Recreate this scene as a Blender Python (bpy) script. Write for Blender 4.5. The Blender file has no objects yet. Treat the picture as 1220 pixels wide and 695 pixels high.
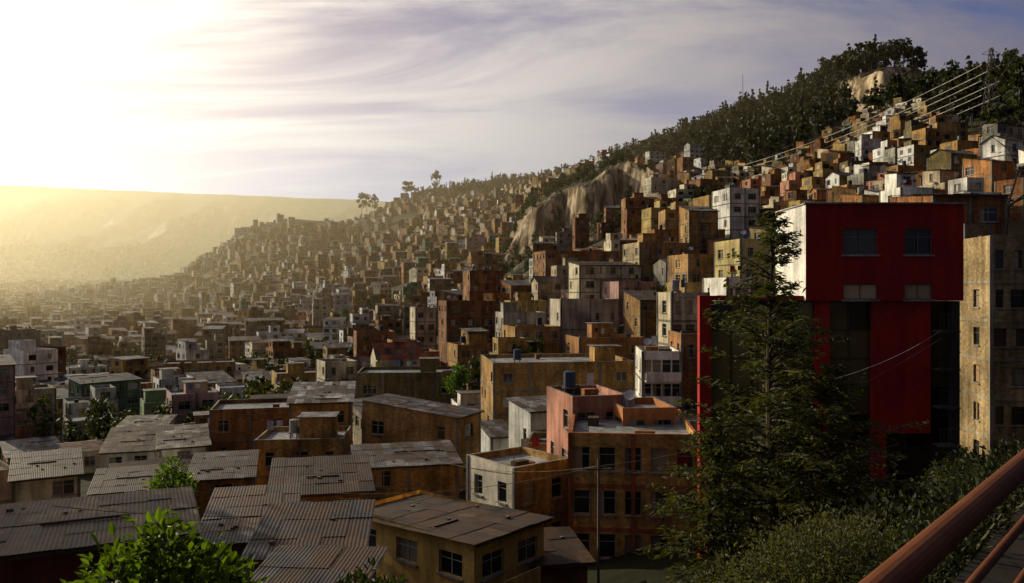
import bpy, math, random
import numpy as np
from mathutils import Vector
random.seed(7); rng=np.random.default_rng(11)
R=math.radians
sc=bpy.context.scene
F=949.0; CU=610.0; CV=347.0
SUN_AZ=-52.0; SUN_EL=22.0
_a=R(SUN_AZ);_e=R(SUN_EL);S=Vector((math.sin(_a)*math.cos(_e),math.cos(_a)*math.cos(_e),math.sin(_e)))

# ------------------------------------------------------------ noise / terrain
_tab=np.random.default_rng(3).random((256,256))
def vn(x,y):
    x=np.asarray(x,float);y=np.asarray(y,float)
    xi=np.floor(x).astype(int);yi=np.floor(y).astype(int)
    fx=x-xi;fy=y-yi;fx=fx*fx*(3-2*fx);fy=fy*fy*(3-2*fy)
    a=_tab[xi&255,yi&255];b=_tab[(xi+1)&255,yi&255];c=_tab[xi&255,(yi+1)&255];d=_tab[(xi+1)&255,(yi+1)&255]
    return (a*(1-fx)+b*fx)*(1-fy)+(c*(1-fx)+d*fx)*fy
def fbm(x,y,o=4):
    s=0;a=.5;t=0
    for i in range(o):
        s=s+a*vn(x*2**i+17*i,y*2**i+31*i);t+=a;a*=.5
    return s/t-.5
def sst(x): x=np.clip(x,0,1);return x*x*(3-2*x)
YR=np.array([15,30,60,100,160,250,400,600,900,1300,1800,2500,3300,4300,5200,9000.])
UR=np.array([-700,10,200,290,350,420,480,600,750,900,1050,1210,1500,2400.])
SR=(UR-CU)/F
ZT=np.array([
 [-12,-17,-21,-24,-27,-30,-33,-34,-30,-20,0,25,250,575,590,600],
 [-12,-17,-21,-24,-27,-30,-33,-34,-32,-20,0,25,250,575,590,600],
 [-12,-17,-20,-23,-26,-29,-31,-30,-26,12,10,30,240,539,560,570],
 [-12,-16,-19,-22,-25,-28,-26,-18,8,98,40,40,230,520,540,550],
 [-12,-16,-19,-21,-24,-27,-22,-8,28,118,60,50,220,507,530,540],
 [-12,-16,-18,-20,-23,-23,-15,4,42,114,80,70,210,495,520,530],
 [-12,-16,-18,-20,-22,-20,-9,14,62,143,115,100,200,485,500,510],
 [-12,-16,-18,-18,-16,-9,10,45,104,171,155,140,230,470,480,490],
 [-12,-15,-15,-12,-1,14,42,88,152,168,150,140,230,400,400,400],
 [-11,-14,-13,-6,6,25,62,128,180,170,150,140,200,300,300,300],
 [-9,-13,-12,1,17,42,88,150,160,150,140,130,150,200,200,200],
 [-8,-12,-12,5,25,52,100,125,130,130,130,130,140,200,200,200],
 [-6,-8,-6,15,40,75,130,150,150,150,150,150,150,200,200,200],
 [0,0,0,22,50,90,150,170,170,170,170,170,170,200,200,200.]])
LY=np.log(YR)
def Hn(X,Y):
    X=np.asarray(X,float);Y=np.asarray(Y,float)
    Yc=np.clip(Y,15,8999);s=np.clip(X/Yc,SR[0],SR[-1]-1e-6);ly=np.log(Yc)
    i=np.clip(np.searchsorted(SR,s,side='right')-1,0,len(SR)-2);j=np.clip(np.searchsorted(LY,ly,side='right')-1,0,len(LY)-2)
    a=(s-SR[i])/(SR[i+1]-SR[i]);b=(Yc-YR[j])/(YR[j+1]-YR[j])
    z=(ZT[i,j]*(1-a)+ZT[i+1,j]*a)*(1-b)+(ZT[i,j+1]*(1-a)+ZT[i+1,j+1]*a)*b
    amp=np.clip((Yc-120)/1200,0,1)
    z=z+amp*(fbm(X/160,Y/160,4)*26+fbm(X/40,Y/40,2)*6)*np.where(Yc>2200,.5,1)
    far=np.clip((Yc-2400)/500,0,1)*np.clip((4250-Yc)/300,0,1)
    z=z-far*np.abs(fbm(X/330+5,Y/900,4))*330
    w1=sst((X+10)/25)*sst((82-X)/22);e1=400+fbm(X/14,X*0+3,4)*110
    z=z+w1*(21*sst((Yc-e1)/12)+5*fbm(X/7,Yc/20,3))*(1-sst((Yc-e1-40)/240))*np.where((Yc>330)&(Yc<720),1,0)
    w2=sst((X-190)/18)*sst((262-X)/18);e2=455+fbm(X/15,X*0+8,3)*50
    z=z+w2*(20*sst((Yc-e2)/14)+5*fbm(X/8,Yc/12,3))*(1-sst((Yc-e2-30)/160))
    d=(-0.748)*(X-1.07)+0.663*(Y-2.3)
    near=-1.75-1.2*np.maximum(d-.45,0)
    z=np.where(Y<40,np.maximum(z,near),z)
    z=np.where((Y<15)&(d<.45),-1.75,z)
    return z
def H(x,y): return float(Hn(x,y))

# ------------------------------------------------------------ materials
MATS={}
def newmat(n):
    m=bpy.data.materials.new(n);m.use_nodes=True;MATS[n]=m
    nt=m.node_tree;nt.nodes.clear();return m,nt
def N(nt,t,**k):
    n=nt.nodes.new(t)
    for a,b in k.items(): setattr(n,a,b)
    return n
def mixc(nt,bt,f,a,b):
    n=N(nt,'ShaderNodeMix',data_type='RGBA',blend_type=bt)
    for i,v in ((0,f),(6,a),(7,b)):
        if hasattr(v,'links'): nt.links.new(v,n.inputs[i])
        else: n.inputs[i].default_value=v
    return n.outputs[2]
def noise(nt,vec,scale,det=4,lo=.3,hi=.7,a=0.,b=1.):
    n=N(nt,'ShaderNodeTexNoise');n.inputs['Scale'].default_value=scale;n.inputs['Detail'].default_value=det
    nt.links.new(vec,n.inputs['Vector'])
    r=N(nt,'ShaderNodeMapRange');nt.links.new(n.outputs['Fac'],r.inputs[0])
    for i,v in zip((1,2,3,4),(lo,hi,a,b)): r.inputs[i].default_value=v
    return r.outputs[0]
def vscale(nt,v,s):
    n=N(nt,'ShaderNodeMapping');n.inputs['Scale'].default_value=s;nt.links.new(v,n.inputs[0]);return n.outputs[0]
def grey(nt,v):
    n=N(nt,'ShaderNodeCombineColor')
    for i in range(3): nt.links.new(v,n.inputs[i])
    return n.outputs[0]
def wallmat(name,rough=.9,brick=False,metal=0.,stain=.55,spec=.3,rust=False):
    m,nt=newmat(name);L=nt.links
    at=N(nt,'ShaderNodeAttribute',attribute_name='tint');uv=N(nt,'ShaderNodeUVMap',uv_map='UVMap').outputs[0]
    geo=N(nt,'ShaderNodeNewGeometry').outputs['Position']
    col=at.outputs['Color']
    if brick:
        b=N(nt,'ShaderNodeTexBrick');L.new(uv,b.inputs['Vector'])
        b.inputs['Scale'].default_value=1;b.inputs['Brick Width'].default_value=.26;b.inputs['Row Height'].default_value=.17
        b.inputs['Mortar Size'].default_value=.014;b.inputs['Color1'].default_value=(.66,.64,.60,1);b.inputs['Color2'].default_value=(1.2,1.16,1.1,1);b.inputs['Mortar'].default_value=(.8,.9,1.05,1)
        col=mixc(nt,'MULTIPLY',1.,col,b.outputs['Color'])
    s1=noise(nt,geo,.35,6,.32,.68,stain,1.15)
    s2=noise(nt,vscale(nt,geo,(1.6,1.6,.18)),1.2,5,.35,.65,stain+.12,1.08)
    s3=noise(nt,geo,5.,4,.3,.7,.82,1.12)
    for s in (s1,s2,s3): col=mixc(nt,'MULTIPLY',1.,col,grey(nt,s))
    if rust:
        f=noise(nt,vscale(nt,geo,(1,1,1)),.9,7,.40,.64,0,.95)
        col=mixc(nt,'MIX',f,col,(.055,.028,.014,1))
    p=N(nt,'ShaderNodeBsdfPrincipled');L.new(col,p.inputs['Base Color']);p.inputs['Roughness'].default_value=rough
    p.inputs['Metallic'].default_value=metal;p.inputs['Specular IOR Level'].default_value=spec
    bm=N(nt,'ShaderNodeBump');bm.inputs['Strength'].default_value=.35;bm.inputs['Distance'].default_value=.03;L.new(s3,bm.inputs['Height']);L.new(bm.outputs[0],p.inputs['Normal'])
    o=N(nt,'ShaderNodeOutputMaterial');L.new(p.outputs[0],o.inputs[0]);return m
wallmat('brick',brick=True,stain=.45,spec=.1);wallmat('plaster',stain=.5,spec=.1);wallmat('concrete',stain=.45,spec=.1)
wallmat('metal',rough=.6,metal=.0,stain=.42,spec=.12,rust=True)
wallmat('tile',rough=.8,stain=.5,spec=.15)
wallmat('paint',rough=.6,stain=.7,spec=.15)
m,nt=newmat('glass')
p=N(nt,'ShaderNodeBsdfPrincipled');at=N(nt,'ShaderNodeAttribute',attribute_name='tint');nt.links.new(at.outputs['Color'],p.inputs['Base Color'])
p.inputs['Roughness'].default_value=.12;p.inputs['Specular IOR Level'].default_value=.4
o=N(nt,'ShaderNodeOutputMaterial');nt.links.new(p.outputs[0],o.inputs[0])
m,nt=newmat('glint_mirror')
p=N(nt,'ShaderNodeBsdfPrincipled');p.inputs['Base Color'].default_value=(.5,.5,.5,1);p.inputs['Metallic'].default_value=1;p.inputs['Roughness'].default_value=.12
o=N(nt,'ShaderNodeOutputMaterial');nt.links.new(p.outputs[0],o.inputs[0])
def leafmat(name,tr=.35,rough=.5,spec=.4):
    m,nt=newmat(name);L=nt.links
    at=N(nt,'ShaderNodeAttribute',attribute_name='tint')
    p=N(nt,'ShaderNodeBsdfPrincipled');L.new(at.outputs['Color'],p.inputs['Base Color']);p.inputs['Roughness'].default_value=rough;p.inputs['Specular IOR Level'].default_value=spec
    t=N(nt,'ShaderNodeBsdfTranslucent');c=mixc(nt,'MULTIPLY',1.,at.outputs['Color'],(1.6,1.5,.35,1));L.new(c,t.inputs[0])
    mx=N(nt,'ShaderNodeMixShader');mx.inputs[0].default_value=tr;L.new(p.outputs[0],mx.inputs[1]);L.new(t.outputs[0],mx.inputs[2])
    o=N(nt,'ShaderNodeOutputMaterial');L.new(mx.outputs[0],o.inputs[0]);return m
leafmat('leaf',.3,.6,.2);leafmat('leaf_bright',.5,.45,.3);leafmat('needles',.3,.7,.15)
wallmat('bark',stain=.5)
m,nt=newmat('hill_ground');L=nt.links
geo=N(nt,'ShaderNodeNewGeometry');P=geo.outputs['Position']
f1=noise(nt,P,.02,8,.4,.62);f2=noise(nt,P,.15,6,.3,.7,.6,1.2);f3=noise(nt,P,.004,6,.4,.6,.55,1.15)
c=mixc(nt,'MIX',f1,(.028,.03,.012,1),(.09,.065,.034,1))
sx=N(nt,'ShaderNodeSeparateXYZ');L.new(geo.outputs['True Normal'],sx.inputs[0])
r=N(nt,'ShaderNodeMapRange');L.new(sx.outputs[2],r.inputs[0])
for i,v in zip((1,2,3,4),(.86,.71,0,1)): r.inputs[i].default_value=v
rk=mixc(nt,'MIX',noise(nt,vscale(nt,P,(.25,.25,.06)),1.,6,.42,.58),(.16,.11,.06,1),(.52,.40,.25,1))
py=N(nt,'ShaderNodeSeparateXYZ');L.new(P,py.inputs[0])
gt=N(nt,'ShaderNodeMath',operation='GREATER_THAN');L.new(py.outputs[1],gt.inputs[0]);gt.inputs[1].default_value=60
mu=N(nt,'ShaderNodeMath',operation='MULTIPLY');L.new(gt.outputs[0],mu.inputs[0]);L.new(r.outputs[0],mu.inputs[1])
c=mixc(nt,'MIX',mu.outputs[0],c,rk)
c=mixc(nt,'MULTIPLY',1.,c,grey(nt,f2));c=mixc(nt,'MULTIPLY',1.,c,grey(nt,f3))
p=N(nt,'ShaderNodeBsdfPrincipled');L.new(c,p.inputs['Base Color']);p.inputs['Roughness'].default_value=.95;p.inputs['Specular IOR Level'].default_value=.1
bm=N(nt,'ShaderNodeBump');bm.inputs['Distance'].default_value=1.5;bm.inputs['Strength'].default_value=.5;L.new(f2,bm.inputs['Height']);L.new(bm.outputs[0],p.inputs['Normal'])
o=N(nt,'ShaderNodeOutputMaterial');L.new(p.outputs[0],o.inputs[0])
MN=list(MATS.keys());MI={n:i for i,n in enumerate(MN)}

# ------------------------------------------------------------ mesh helpers
def obj_from_quads(name,Q,M,T,parent=None,smooth=False):
    Q=np.asarray(Q,dtype=np.float32).reshape(-1,4,3);n=len(Q)
    me=bpy.data.meshes.new(name);me.vertices.add(n*4);me.loops.add(n*4);me.polygons.add(n)
    me.vertices.foreach_set('co',Q.ravel())
    me.loops.foreach_set('vertex_index',np.arange(n*4,dtype=np.int32))
    me.polygons.foreach_set('loop_start',np.arange(0,n*4,4,dtype=np.int32))
    try: me.polygons.foreach_set('loop_total',np.full(n,4,dtype=np.int32))
    except Exception: pass
    M=np.asarray(M,dtype=np.int32)
    used=sorted(set(M.tolist()));mp=np.zeros(64,dtype=np.int32)
    for k,u in enumerate(used): me.materials.append(MATS[MN[u]]);mp[u]=k
    me.polygons.foreach_set('material_index',mp[M])
    nr=np.cross(Q[:,2]-Q[:,0],Q[:,3]-Q[:,1]);ln=np.linalg.norm(nr,axis=1,keepdims=True)+1e-9;nr=nr/ln
    up=np.abs(nr[:,2])>.75
    tg=np.stack([-nr[:,1],nr[:,0]],1);tl=np.linalg.norm(tg,axis=1,keepdims=True)+1e-9;tg=tg/tl
    U=np.where(up[:,None],Q[:,:,0],Q[:,:,0]*tg[:,0:1]+Q[:,:,1]*tg[:,1:2]);V=np.where(up[:,None],Q[:,:,1],Q[:,:,2])
    uv=me.uv_layers.new(name='UVMap');uv.data.foreach_set('uv',np.stack([U,V],2).astype(np.float32).ravel())
    T=np.asarray(T,dtype=np.float32).reshape(-1,3);T4=np.concatenate([T,np.ones((n,1),np.float32)],1)
    ca=me.color_attributes.new(name='tint',type='FLOAT_COLOR',domain='CORNER')
    ca.data.foreach_set('color',np.repeat(T4,4,axis=0).ravel())
    me.update(calc_edges=True)
    ob=bpy.data.objects.new(name,me);sc.collection.objects.link(ob)
    if parent: ob.parent=parent
    return ob
class MB:
    def __init__(s): s.Q=[];s.M=[];s.T=[]
    def q(s,a,b,c,d,m,t): s.Q.append((a,b,c,d));s.M.append(MI[m]);s.T.append(t)
    def tri(s,a,b,c,m,t): s.q(a,b,c,tuple((c[i]+a[i])/2 for i in range(3)),m,t)
    def box(s,O,ex,ey,w,d,h,m,t,bot=False):
        x,y,z=O;a=(x,y);b=(x+ex[0]*w,y+ex[1]*w);c=(b[0]+ey[0]*d,b[1]+ey[1]*d);e=(x+ey[0]*d,y+ey[1]*d);z1=z+h
        for p,r in ((a,b),(b,c),(c,e),(e,a)): s.q((*p,z),(*r,z),(*r,z1),(*p,z1),m,t)
        s.q((*a,z1),(*b,z1),(*c,z1),(*e,z1),m,t)
        if bot: s.q((*a,z),(*e,z),(*c,z),(*b,z),m,t)
    def tube(s,p0,p1,r0,r1,m,t,n=6):
        p0=Vector(p0);p1=Vector(p1);d=(p1-p0)
        if d.length<1e-6: return
        d.normalize();u=d.orthogonal().normalized();v=d.cross(u)
        A=[];B=[]
        for i in range(n):
            a=2*math.pi*i/n;o=u*math.cos(a)+v*math.sin(a);A.append(tuple(p0+o*r0));B.append(tuple(p1+o*r1))
        for i in range(n): j=(i+1)%n;s.q(A[i],A[j],B[j],B[i],m,t)
    def cyl(s,c,r,h,m,t,n=10):
        s.tube(c,(c[0],c[1],c[2]+h),r,r,m,t,n)
        for i in range(n):
            a=2*math.pi*i/n;b=2*math.pi*(i+1)/n;z=c[2]+h
            s.tri((c[0]+r*math.cos(a),c[1]+r*math.sin(a),z),(c[0]+r*math.cos(b),c[1]+r*math.sin(b),z),(c[0],c[1],z+r*.25),m,t)
    def obj(s,name,parent=None): return obj_from_quads(name,s.Q,s.M,s.T,parent)
def mul(t,k): return tuple(min(1,c*k) for c in t)
def rnd(a,b): return random.uniform(a,b)
GL=[(.012,.013,.015),(.02,.02,.022),(.012,.012,.013),(.06,.05,.035),(.22,.18,.13),(.03,.03,.03)]
def P3(O,ex,n,x,z,o): return (O[0]+ex[0]*x+n[0]*o,O[1]+ex[1]*x+n[1]*o,O[2]+z)
def facade(mb,O,ex,n,W,Hh,ops,wm,t,frt=(.5,.5,.48),dep=.16,det=2,gls=None):
    if det<2:
        mb.q(P3(O,ex,n,0,0,0),P3(O,ex,n,W,0,0),P3(O,ex,n,W,Hh,0),P3(O,ex,n,0,Hh,0),wm,t)
        for (a,b,c,d) in ops: mb.q(P3(O,ex,n,a,b,.03),P3(O,ex,n,c,b,.03),P3(O,ex,n,c,d,.03),P3(O,ex,n,a,d,.03),'glass',random.choice(GL))
        return
    xs=sorted({0.,W}|{o[0] for o in ops}|{o[2] for o in ops});zs=sorted({0.,Hh}|{o[1] for o in ops}|{o[3] for o in ops})
    for i in range(len(xs)-1):
        for j in range(len(zs)-1):
            mx=(xs[i]+xs[i+1])/2;mz=(zs[j]+zs[j+1])/2
            if any(a<mx<c and b<mz<d for a,b,c,d in ops): continue
            mb.q(P3(O,ex,n,xs[i],zs[j],0),P3(O,ex,n,xs[i+1],zs[j],0),P3(O,ex,n,xs[i+1],zs[j+1],0),P3(O,ex,n,xs[i],zs[j+1],0),wm,t)
    for oi,(a,b,c,d) in enumerate(ops):
        g=gls[oi%len(gls)] if gls else random.choice(GL);t2=mul(t,.9)
        cs=[(a,b),(c,b),(c,d),(a,d)]
        for k in range(4):
            p,r=cs[k],cs[(k+1)%4];mb.q(P3(O,ex,n,*p,0),P3(O,ex,n,*r,0),P3(O,ex,n,*r,-dep),P3(O,ex,n,*p,-dep),wm,t2)
        mb.q(P3(O,ex,n,a,b,-dep),P3(O,ex,n,c,b,-dep),P3(O,ex,n,c,d,-dep),P3(O,ex,n,a,d,-dep),'glass',g)
        if random.random()<.4 and not gls:
            q=rnd(.25,.6);mb.q(P3(O,ex,n,a,b,-dep+.01),P3(O,ex,n,a+(c-a)*q,b,-dep+.01),P3(O,ex,n,a+(c-a)*q,d,-dep+.01),P3(O,ex,n,a,d,-dep+.01),'glass',random.choice([(.3,.27,.2),(.15,.13,.1),(.3,.2,.12)]))
        fw=.05;o=-dep+.04;w=c-a
        bars=[(a,b,a+fw,d),(c-fw,b,c,d),(a,b,c,b+fw),(a,d-fw,c,d)]
        k=max(1,int(round(w/.7)))
        for i in range(1,k): x=a+w*i/k;bars.append((x-.025,b,x+.025,d))
        if d-b>1.1: z=b+(d-b)*.68;bars.append((a,z-.02,c,z+.02))
        for ii,(x0,z0,x1,z1) in enumerate(bars):
            oo=o+.003*ii;mb.q(P3(O,ex,n,x0,z0,oo),P3(O,ex,n,x1,z0,oo),P3(O,ex,n,x1,z1,oo),P3(O,ex,n,x0,z1,oo),'paint',frt)
        Os=P3(O,ex,n,a-.08,b-.09,-.02);mb.box(Os,ex,n,w+.16,.12,.085,'concrete',(.3,.28,.25))
def winops(W,storeys,sh,z0,cols=None,ww=None,miss=.12,wh=1.25,sill=.95):
    ops=[]
    if W<1.8: return ops
    cols=cols or max(1,int(W/random.uniform(2.3,3.2)))
    ww=ww or min(random.choice([1.1,1.4,1.7]),W/cols*.68)
    for s in range(storeys):
        for c in range(cols):
            if random.random()<miss: continue
            x=W*(c+.5)/cols
            w_=ww*(random.choice([.6,1,1,1.15]) if miss>0 else 1)
            ops.append((x-w_/2,z0+s*sh+sill,x+w_/2,z0+s*sh+sill+wh))
    return ops
def corrug(mb,P0,ex,L,sl,W,t,fine=True,mat='metal'):
    P0=Vector(P0);ex=Vector(ex);sl=Vector(sl);n=ex.cross(sl);n.normalize()
    if n.z<0:n=-n
    pw=.9 if fine else 1.6;np_=max(1,int(math.ceil(L/pw)));pw=L/np_
    nr=max(1,int(math.ceil(W/1.9))) if fine else 1;pl=W/nr
    for i in range(np_):
        for j in range(nr):
            k=rnd(.45,1.3);tt=mul(t,k)
            if random.random()<.22: tt=(.10*k,.06*k,.035*k)
            off=n*(rnd(0,.03)+.012*j);z0=rnd(-.05,.02);z1=rnd(.0,.14)
            ns=12 if fine else 1
            for a in range(ns):
                x0=i*pw+pw*a/ns;x1=i*pw+pw*(a+1)/ns
                h0=.013*(a%2) if fine else 0;h1=.013*((a+1)%2) if fine else 0
                A=P0+ex*x0+sl*(j*pl+z0)+n*h0+off;B=P0+ex*x1+sl*(j*pl+z0)+n*h1+off
                Cc=P0+ex*x1+sl*((j+1)*pl+z1)+n*h1+off;D=P0+ex*x0+sl*((j+1)*pl+z1)+n*h0+off
                mb.q(tuple(A),tuple(B),tuple(Cc),tuple(D),mat,tt)
def tank(mb,x,y,z):
    c=random.choice([(.02,.02,.022),(.04,.06,.10),(.25,.25,.24)])
    for a in range(4): mb.box((x+(a%2)*.6-.35,y+(a//2)*.6-.35,z),(1,0),(0,1),.1,.1,.5,'concrete',(.2,.2,.2))
    mb.box((x-.5,y-.5,z+.5),(1,0),(0,1),1,1,.08,'concrete',(.25,.24,.22));mb.cyl((x,y,z+.58),.45,1.1,'paint',c)
def dish(mb,x,y,z):
    mb.tube((x,y,z),(x,y,z+.7),.03,.03,'metal',(.2,.2,.2),4);a=Vector((rnd(-.5,.5),-1,.7)).normalized();u=a.orthogonal().normalized();v=a.cross(u);c=Vector((x,y,z+.8))
    for i in range(8):
        p=2*math.pi*i/8;q=2*math.pi*(i+1)/8;mb.tri(tuple(c+(u*math.cos(p)+v*math.sin(p))*.38+a*.1),tuple(c+(u*math.cos(q)+v*math.sin(q))*.38+a*.1),tuple(c),'paint',(.4,.4,.4))
BR_=(.3,.14,.06)
def house(mb,C,z0,w,d,h,yaw,wall='brick',t=(.3,.15,.07),roof='flat',rt=(.3,.3,.3),st=None,lw=None,lt=None,det=2,frame=True,bury=4,rise=.8,cols=None,lcols=None,ww=None,wh=1.25,frt=(.42,.41,.37),bt=(.24,.22,.19),clutter=True,miss=.12):
    y=R(yaw);er=(math.cos(y),math.sin(y));el=(-math.sin(y),math.cos(y));st=st or max(1,int(round(h/2.7)));sh=(h-(.5 if roof=='flat' else 0))/st
    lw=lw or wall;lt=lt or t;zb=z0-bury;HT=h+bury;nr=er;nl=(-er[0],-er[1]);nf=(-el[0],-el[1]);nb=el
    if wh>sh*.55: wh=sh*.55
    C0=(C[0],C[1]);C1=(C[0]+er[0]*w,C[1]+er[1]*w);C2=(C1[0]+el[0]*d,C1[1]+el[1]*d);C3=(C[0]+el[0]*d,C[1]+el[1]*d)
    wo=winops(w,st,sh,bury,cols,ww,miss,wh,sh*.33);lo=winops(d,st,sh,bury,lcols,ww,miss+.2,wh,sh*.33);ro=winops(d,st,sh,bury,lcols,ww,miss+.3,wh,sh*.33)
    facade(mb,(*C0,zb),er,nf,w,HT,wo,wall,t,frt,det=det)
    facade(mb,(*C3,zb),nf,nl,d,HT,lo,lw,lt,frt,det=det)
    facade(mb,(*C1,zb),el,nr,d,HT,ro,lw,mul(lt,.95),frt,det=det)
    facade(mb,(*C2,zb),nl,nb,w,HT,[],wall,t,frt,det=1)
    zt=z0+h
    if frame and det>=1:
        for s in range(0,st):
            zz=z0+s*sh-.12
            o=.045;mb.box((C0[0]-er[0]*o-el[0]*o,C0[1]-er[1]*o-el[1]*o,zz),er,el,w+2*o,d+2*o,.2,'concrete',bt,True)
        if det==2:
            o=.06
            nc=max(1,int(round(w/4)))
            for k in range(nc+1):
                x=(w-.25+2*o)*k/nc-o
                mb.box((C0[0]+er[0]*x-el[0]*o,C0[1]+er[1]*x-el[1]*o,zb),er,el,.25,.2,HT-.02,'concrete',mul(bt,.9))
            mb.box((C3[0]-er[0]*o-el[0]*.2,C3[1]-er[1]*o-el[1]*.2,zb),er,el,.2,.24,HT-.02,'concrete',mul(bt,.9))
    if det==2 and st>=2 and w>5 and random.random()<.35:
        a=rnd(.4,w*.4);bw=rnd(2.2,w*.5);zf=z0+sh*(st-1)
        Ob=(C0[0]+er[0]*a-el[0]*.95,C0[1]+er[1]*a-el[1]*.95,zf-.1);mb.box(Ob,er,el,bw,.9,.14,'concrete',bt,True)
        mb.box((Ob[0],Ob[1],zf+.043),er,el,bw,.08,.85,'plaster' if random.random()<.5 else wall,mul(t,1.1),True)
    if roof=='flat':
        i=.18;zr=zt-.45
        I=[(C0[0]+er[0]*i+el[0]*i,C0[1]+er[1]*i+el[1]*i),(C1[0]-er[0]*i+el[0]*i,C1[1]-er[1]*i+el[1]*i),(C2[0]-er[0]*i-el[0]*i,C2[1]-er[1]*i-el[1]*i),(C3[0]+er[0]*i-el[0]*i,C3[1]+er[1]*i-el[1]*i)]
        Oo=[C0,C1,C2,C3]
        for k in range(4):
            a,b=k,(k+1)%4
            mb.q((*Oo[a],zt),(*Oo[b],zt),(*I[b],zt),(*I[a],zt),'concrete',mul(bt,1.1))
            mb.q((*I[a],zt),(*I[b],zt),(*I[b],zr),(*I[a],zr),wall,t)
        mb.q(*[(*p,zr) for p in I],'concrete',rt)
        if clutter:
            if random.random()<.5 and w>5 and d>5:
                a=rnd(.3,w-3.6);b=rnd(.5,max(.6,d-3.4));hh=rnd(1.8,2.4);Oc=(C0[0]+er[0]*a+el[0]*b,C0[1]+er[1]*a+el[1]*b,zr)
                mb.box(Oc,er,el,rnd(2.2,3.2),rnd(2.,2.8),hh,wall,mul(t,rnd(.8,1.15)))
                Oc2=(Oc[0]-er[0]*.2-el[0]*.25,Oc[1]-er[1]*.2-el[1]*.25,zr+hh+.003);mb.box(Oc2,er,el,3.5,3.2,.06,'metal',(.25,.25,.24),True)
            if random.random()<.35:
                a=rnd(1,w-1);b=rnd(1,d-1);tank(mb,C0[0]+er[0]*a+el[0]*b,C0[1]+er[1]*a+el[1]*b,zr)
            if det==2:
                if random.random()<.4: dish(mb,C0[0]+er[0]*.5+el[0]*.09,C0[1]+er[1]*.5+el[1]*.09,zt)
                for cc in (C0,C1,C3):
                    if random.random()<.6:
                        for q in range(3): mb.tube((cc[0]+rnd(-.1,.1)+(er[0]*.12 if cc!=C1 else -er[0]*.12),cc[1]+rnd(.02,.2),zt),(cc[0]+rnd(-.15,.15),cc[1]+rnd(0,.2),zt+rnd(.5,1.)),.012,.012,'metal',(.1,.05,.03),3)
                for q in range(random.randint(0,4)):
                    a=rnd(.6,max(.7,w-1.6));b=rnd(.6,max(.7,d-1.6));mb.box((C0[0]+er[0]*a+el[0]*b,C0[1]+er[1]*a+el[1]*b,zr+.003*(q+1)),er,el,rnd(.4,1.3),rnd(.3,.9),rnd(.2,.8),random.choice(['brick','concrete','metal']),random.choice([BR_,(.2,.2,.2),(.1,.08,.05)]))
                if random.random()<.4:
                    cl=[(.6,.6,.6),(.1,.15,.35),(.4,.05,.05),(.5,.4,.1),(.05,.05,.06)]
                    a0=rnd(.5,1.);b0=rnd(.5,d*.5)
                    for q in range(int(w-1.5)):
                        if random.random()<.3: continue
                        xx=a0+q*.9;p=(C0[0]+er[0]*xx+el[0]*b0,C0[1]+er[1]*xx+el[1]*b0);l=rnd(.5,.9);k=rnd(.4,.7);zl=zr+1.75
                        mb.q((*p,zl-l),(p[0]+er[0]*k,p[1]+er[1]*k+rnd(-.1,.1),zl-l),(p[0]+er[0]*k,p[1]+er[1]*k,zl),(*p,zl),'plaster',random.choice(cl))
    elif roof=='shed':
        oh=.35;ln=math.hypot(d,rise);slv=(el[0]*d/ln,el[1]*d/ln,rise/ln)
        P0=(C0[0]-er[0]*oh-slv[0]*oh,C0[1]-er[1]*oh-slv[1]*oh,zt+.05-slv[2]*oh)
        corrug(mb,P0,(*er,0),w+2*oh,slv,ln+2*oh,rt,fine=det==2)
        a3=(*C3,zt+rise);a2=(*C2,zt+rise)
        mb.tri((*C0,zt),(*C3,zt),a3,lw,lt);mb.tri((*C1,zt),(*C2,zt),a2,lw,lt);mb.q((*C3,zt),(*C2,zt),a2,a3,wall,t)
        if det==2:
            mb.box((P0[0]+er[0]*.1,P0[1]+er[1]*.1,P0[2]-.16),er,el,w+2*oh-.2,.04,.13,'bark',(.08,.055,.035),True)
            for k in range(int(w*d/7)):
                a=rnd(.3,w-.3);b=rnd(.1,.9);q=rnd(.12,.25);mb.box((C0[0]+er[0]*a+el[0]*d*b,C0[1]+er[1]*a+el[1]*d*b,zt+rise*b+.06),er,el,q,q*.8,q*.6,'concrete',(.2,.17,.14))
            for k in range(int(w*d/30)):
                a=rnd(.3,w*.5);b=rnd(.1,.85);mb.box((C0[0]+er[0]*a+el[0]*d*b,C0[1]+er[1]*a+el[1]*d*b,zt+rise*b+.1),er,el,rnd(1.5,w*.5),.09,.07,'bark',(.1,.07,.045),True)
    elif roof=='gable':
        oh=.3;hd=d/2;ln=math.hypot(hd,rise)
        slv=(el[0]*hd/ln,el[1]*hd/ln,rise/ln);P0=(C0[0]-er[0]*oh-slv[0]*oh,C0[1]-er[1]*oh-slv[1]*oh,zt+.05-slv[2]*oh)
        corrug(mb,P0,(*er,0),w+2*oh,slv,ln+oh,rt,fine=det==2,mat='metal' if rt[0]<rt[2]*1.6 else 'tile')
        sl2=(-el[0]*hd/ln,-el[1]*hd/ln,rise/ln);P1=(C3[0]-er[0]*oh-sl2[0]*oh,C3[1]-er[1]*oh-sl2[1]*oh,zt+.05-sl2[2]*oh)
        corrug(mb,P1,(*er,0),w+2*oh,sl2,ln+oh,rt,fine=det==2,mat='metal' if rt[0]<rt[2]*1.6 else 'tile')
        for A,B in ((C0,C3),(C1,C2)): mb.tri((*A,zt),(*B,zt),((A[0]+B[0])/2,(A[1]+B[1])/2,zt+rise),lw,lt)
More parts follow.
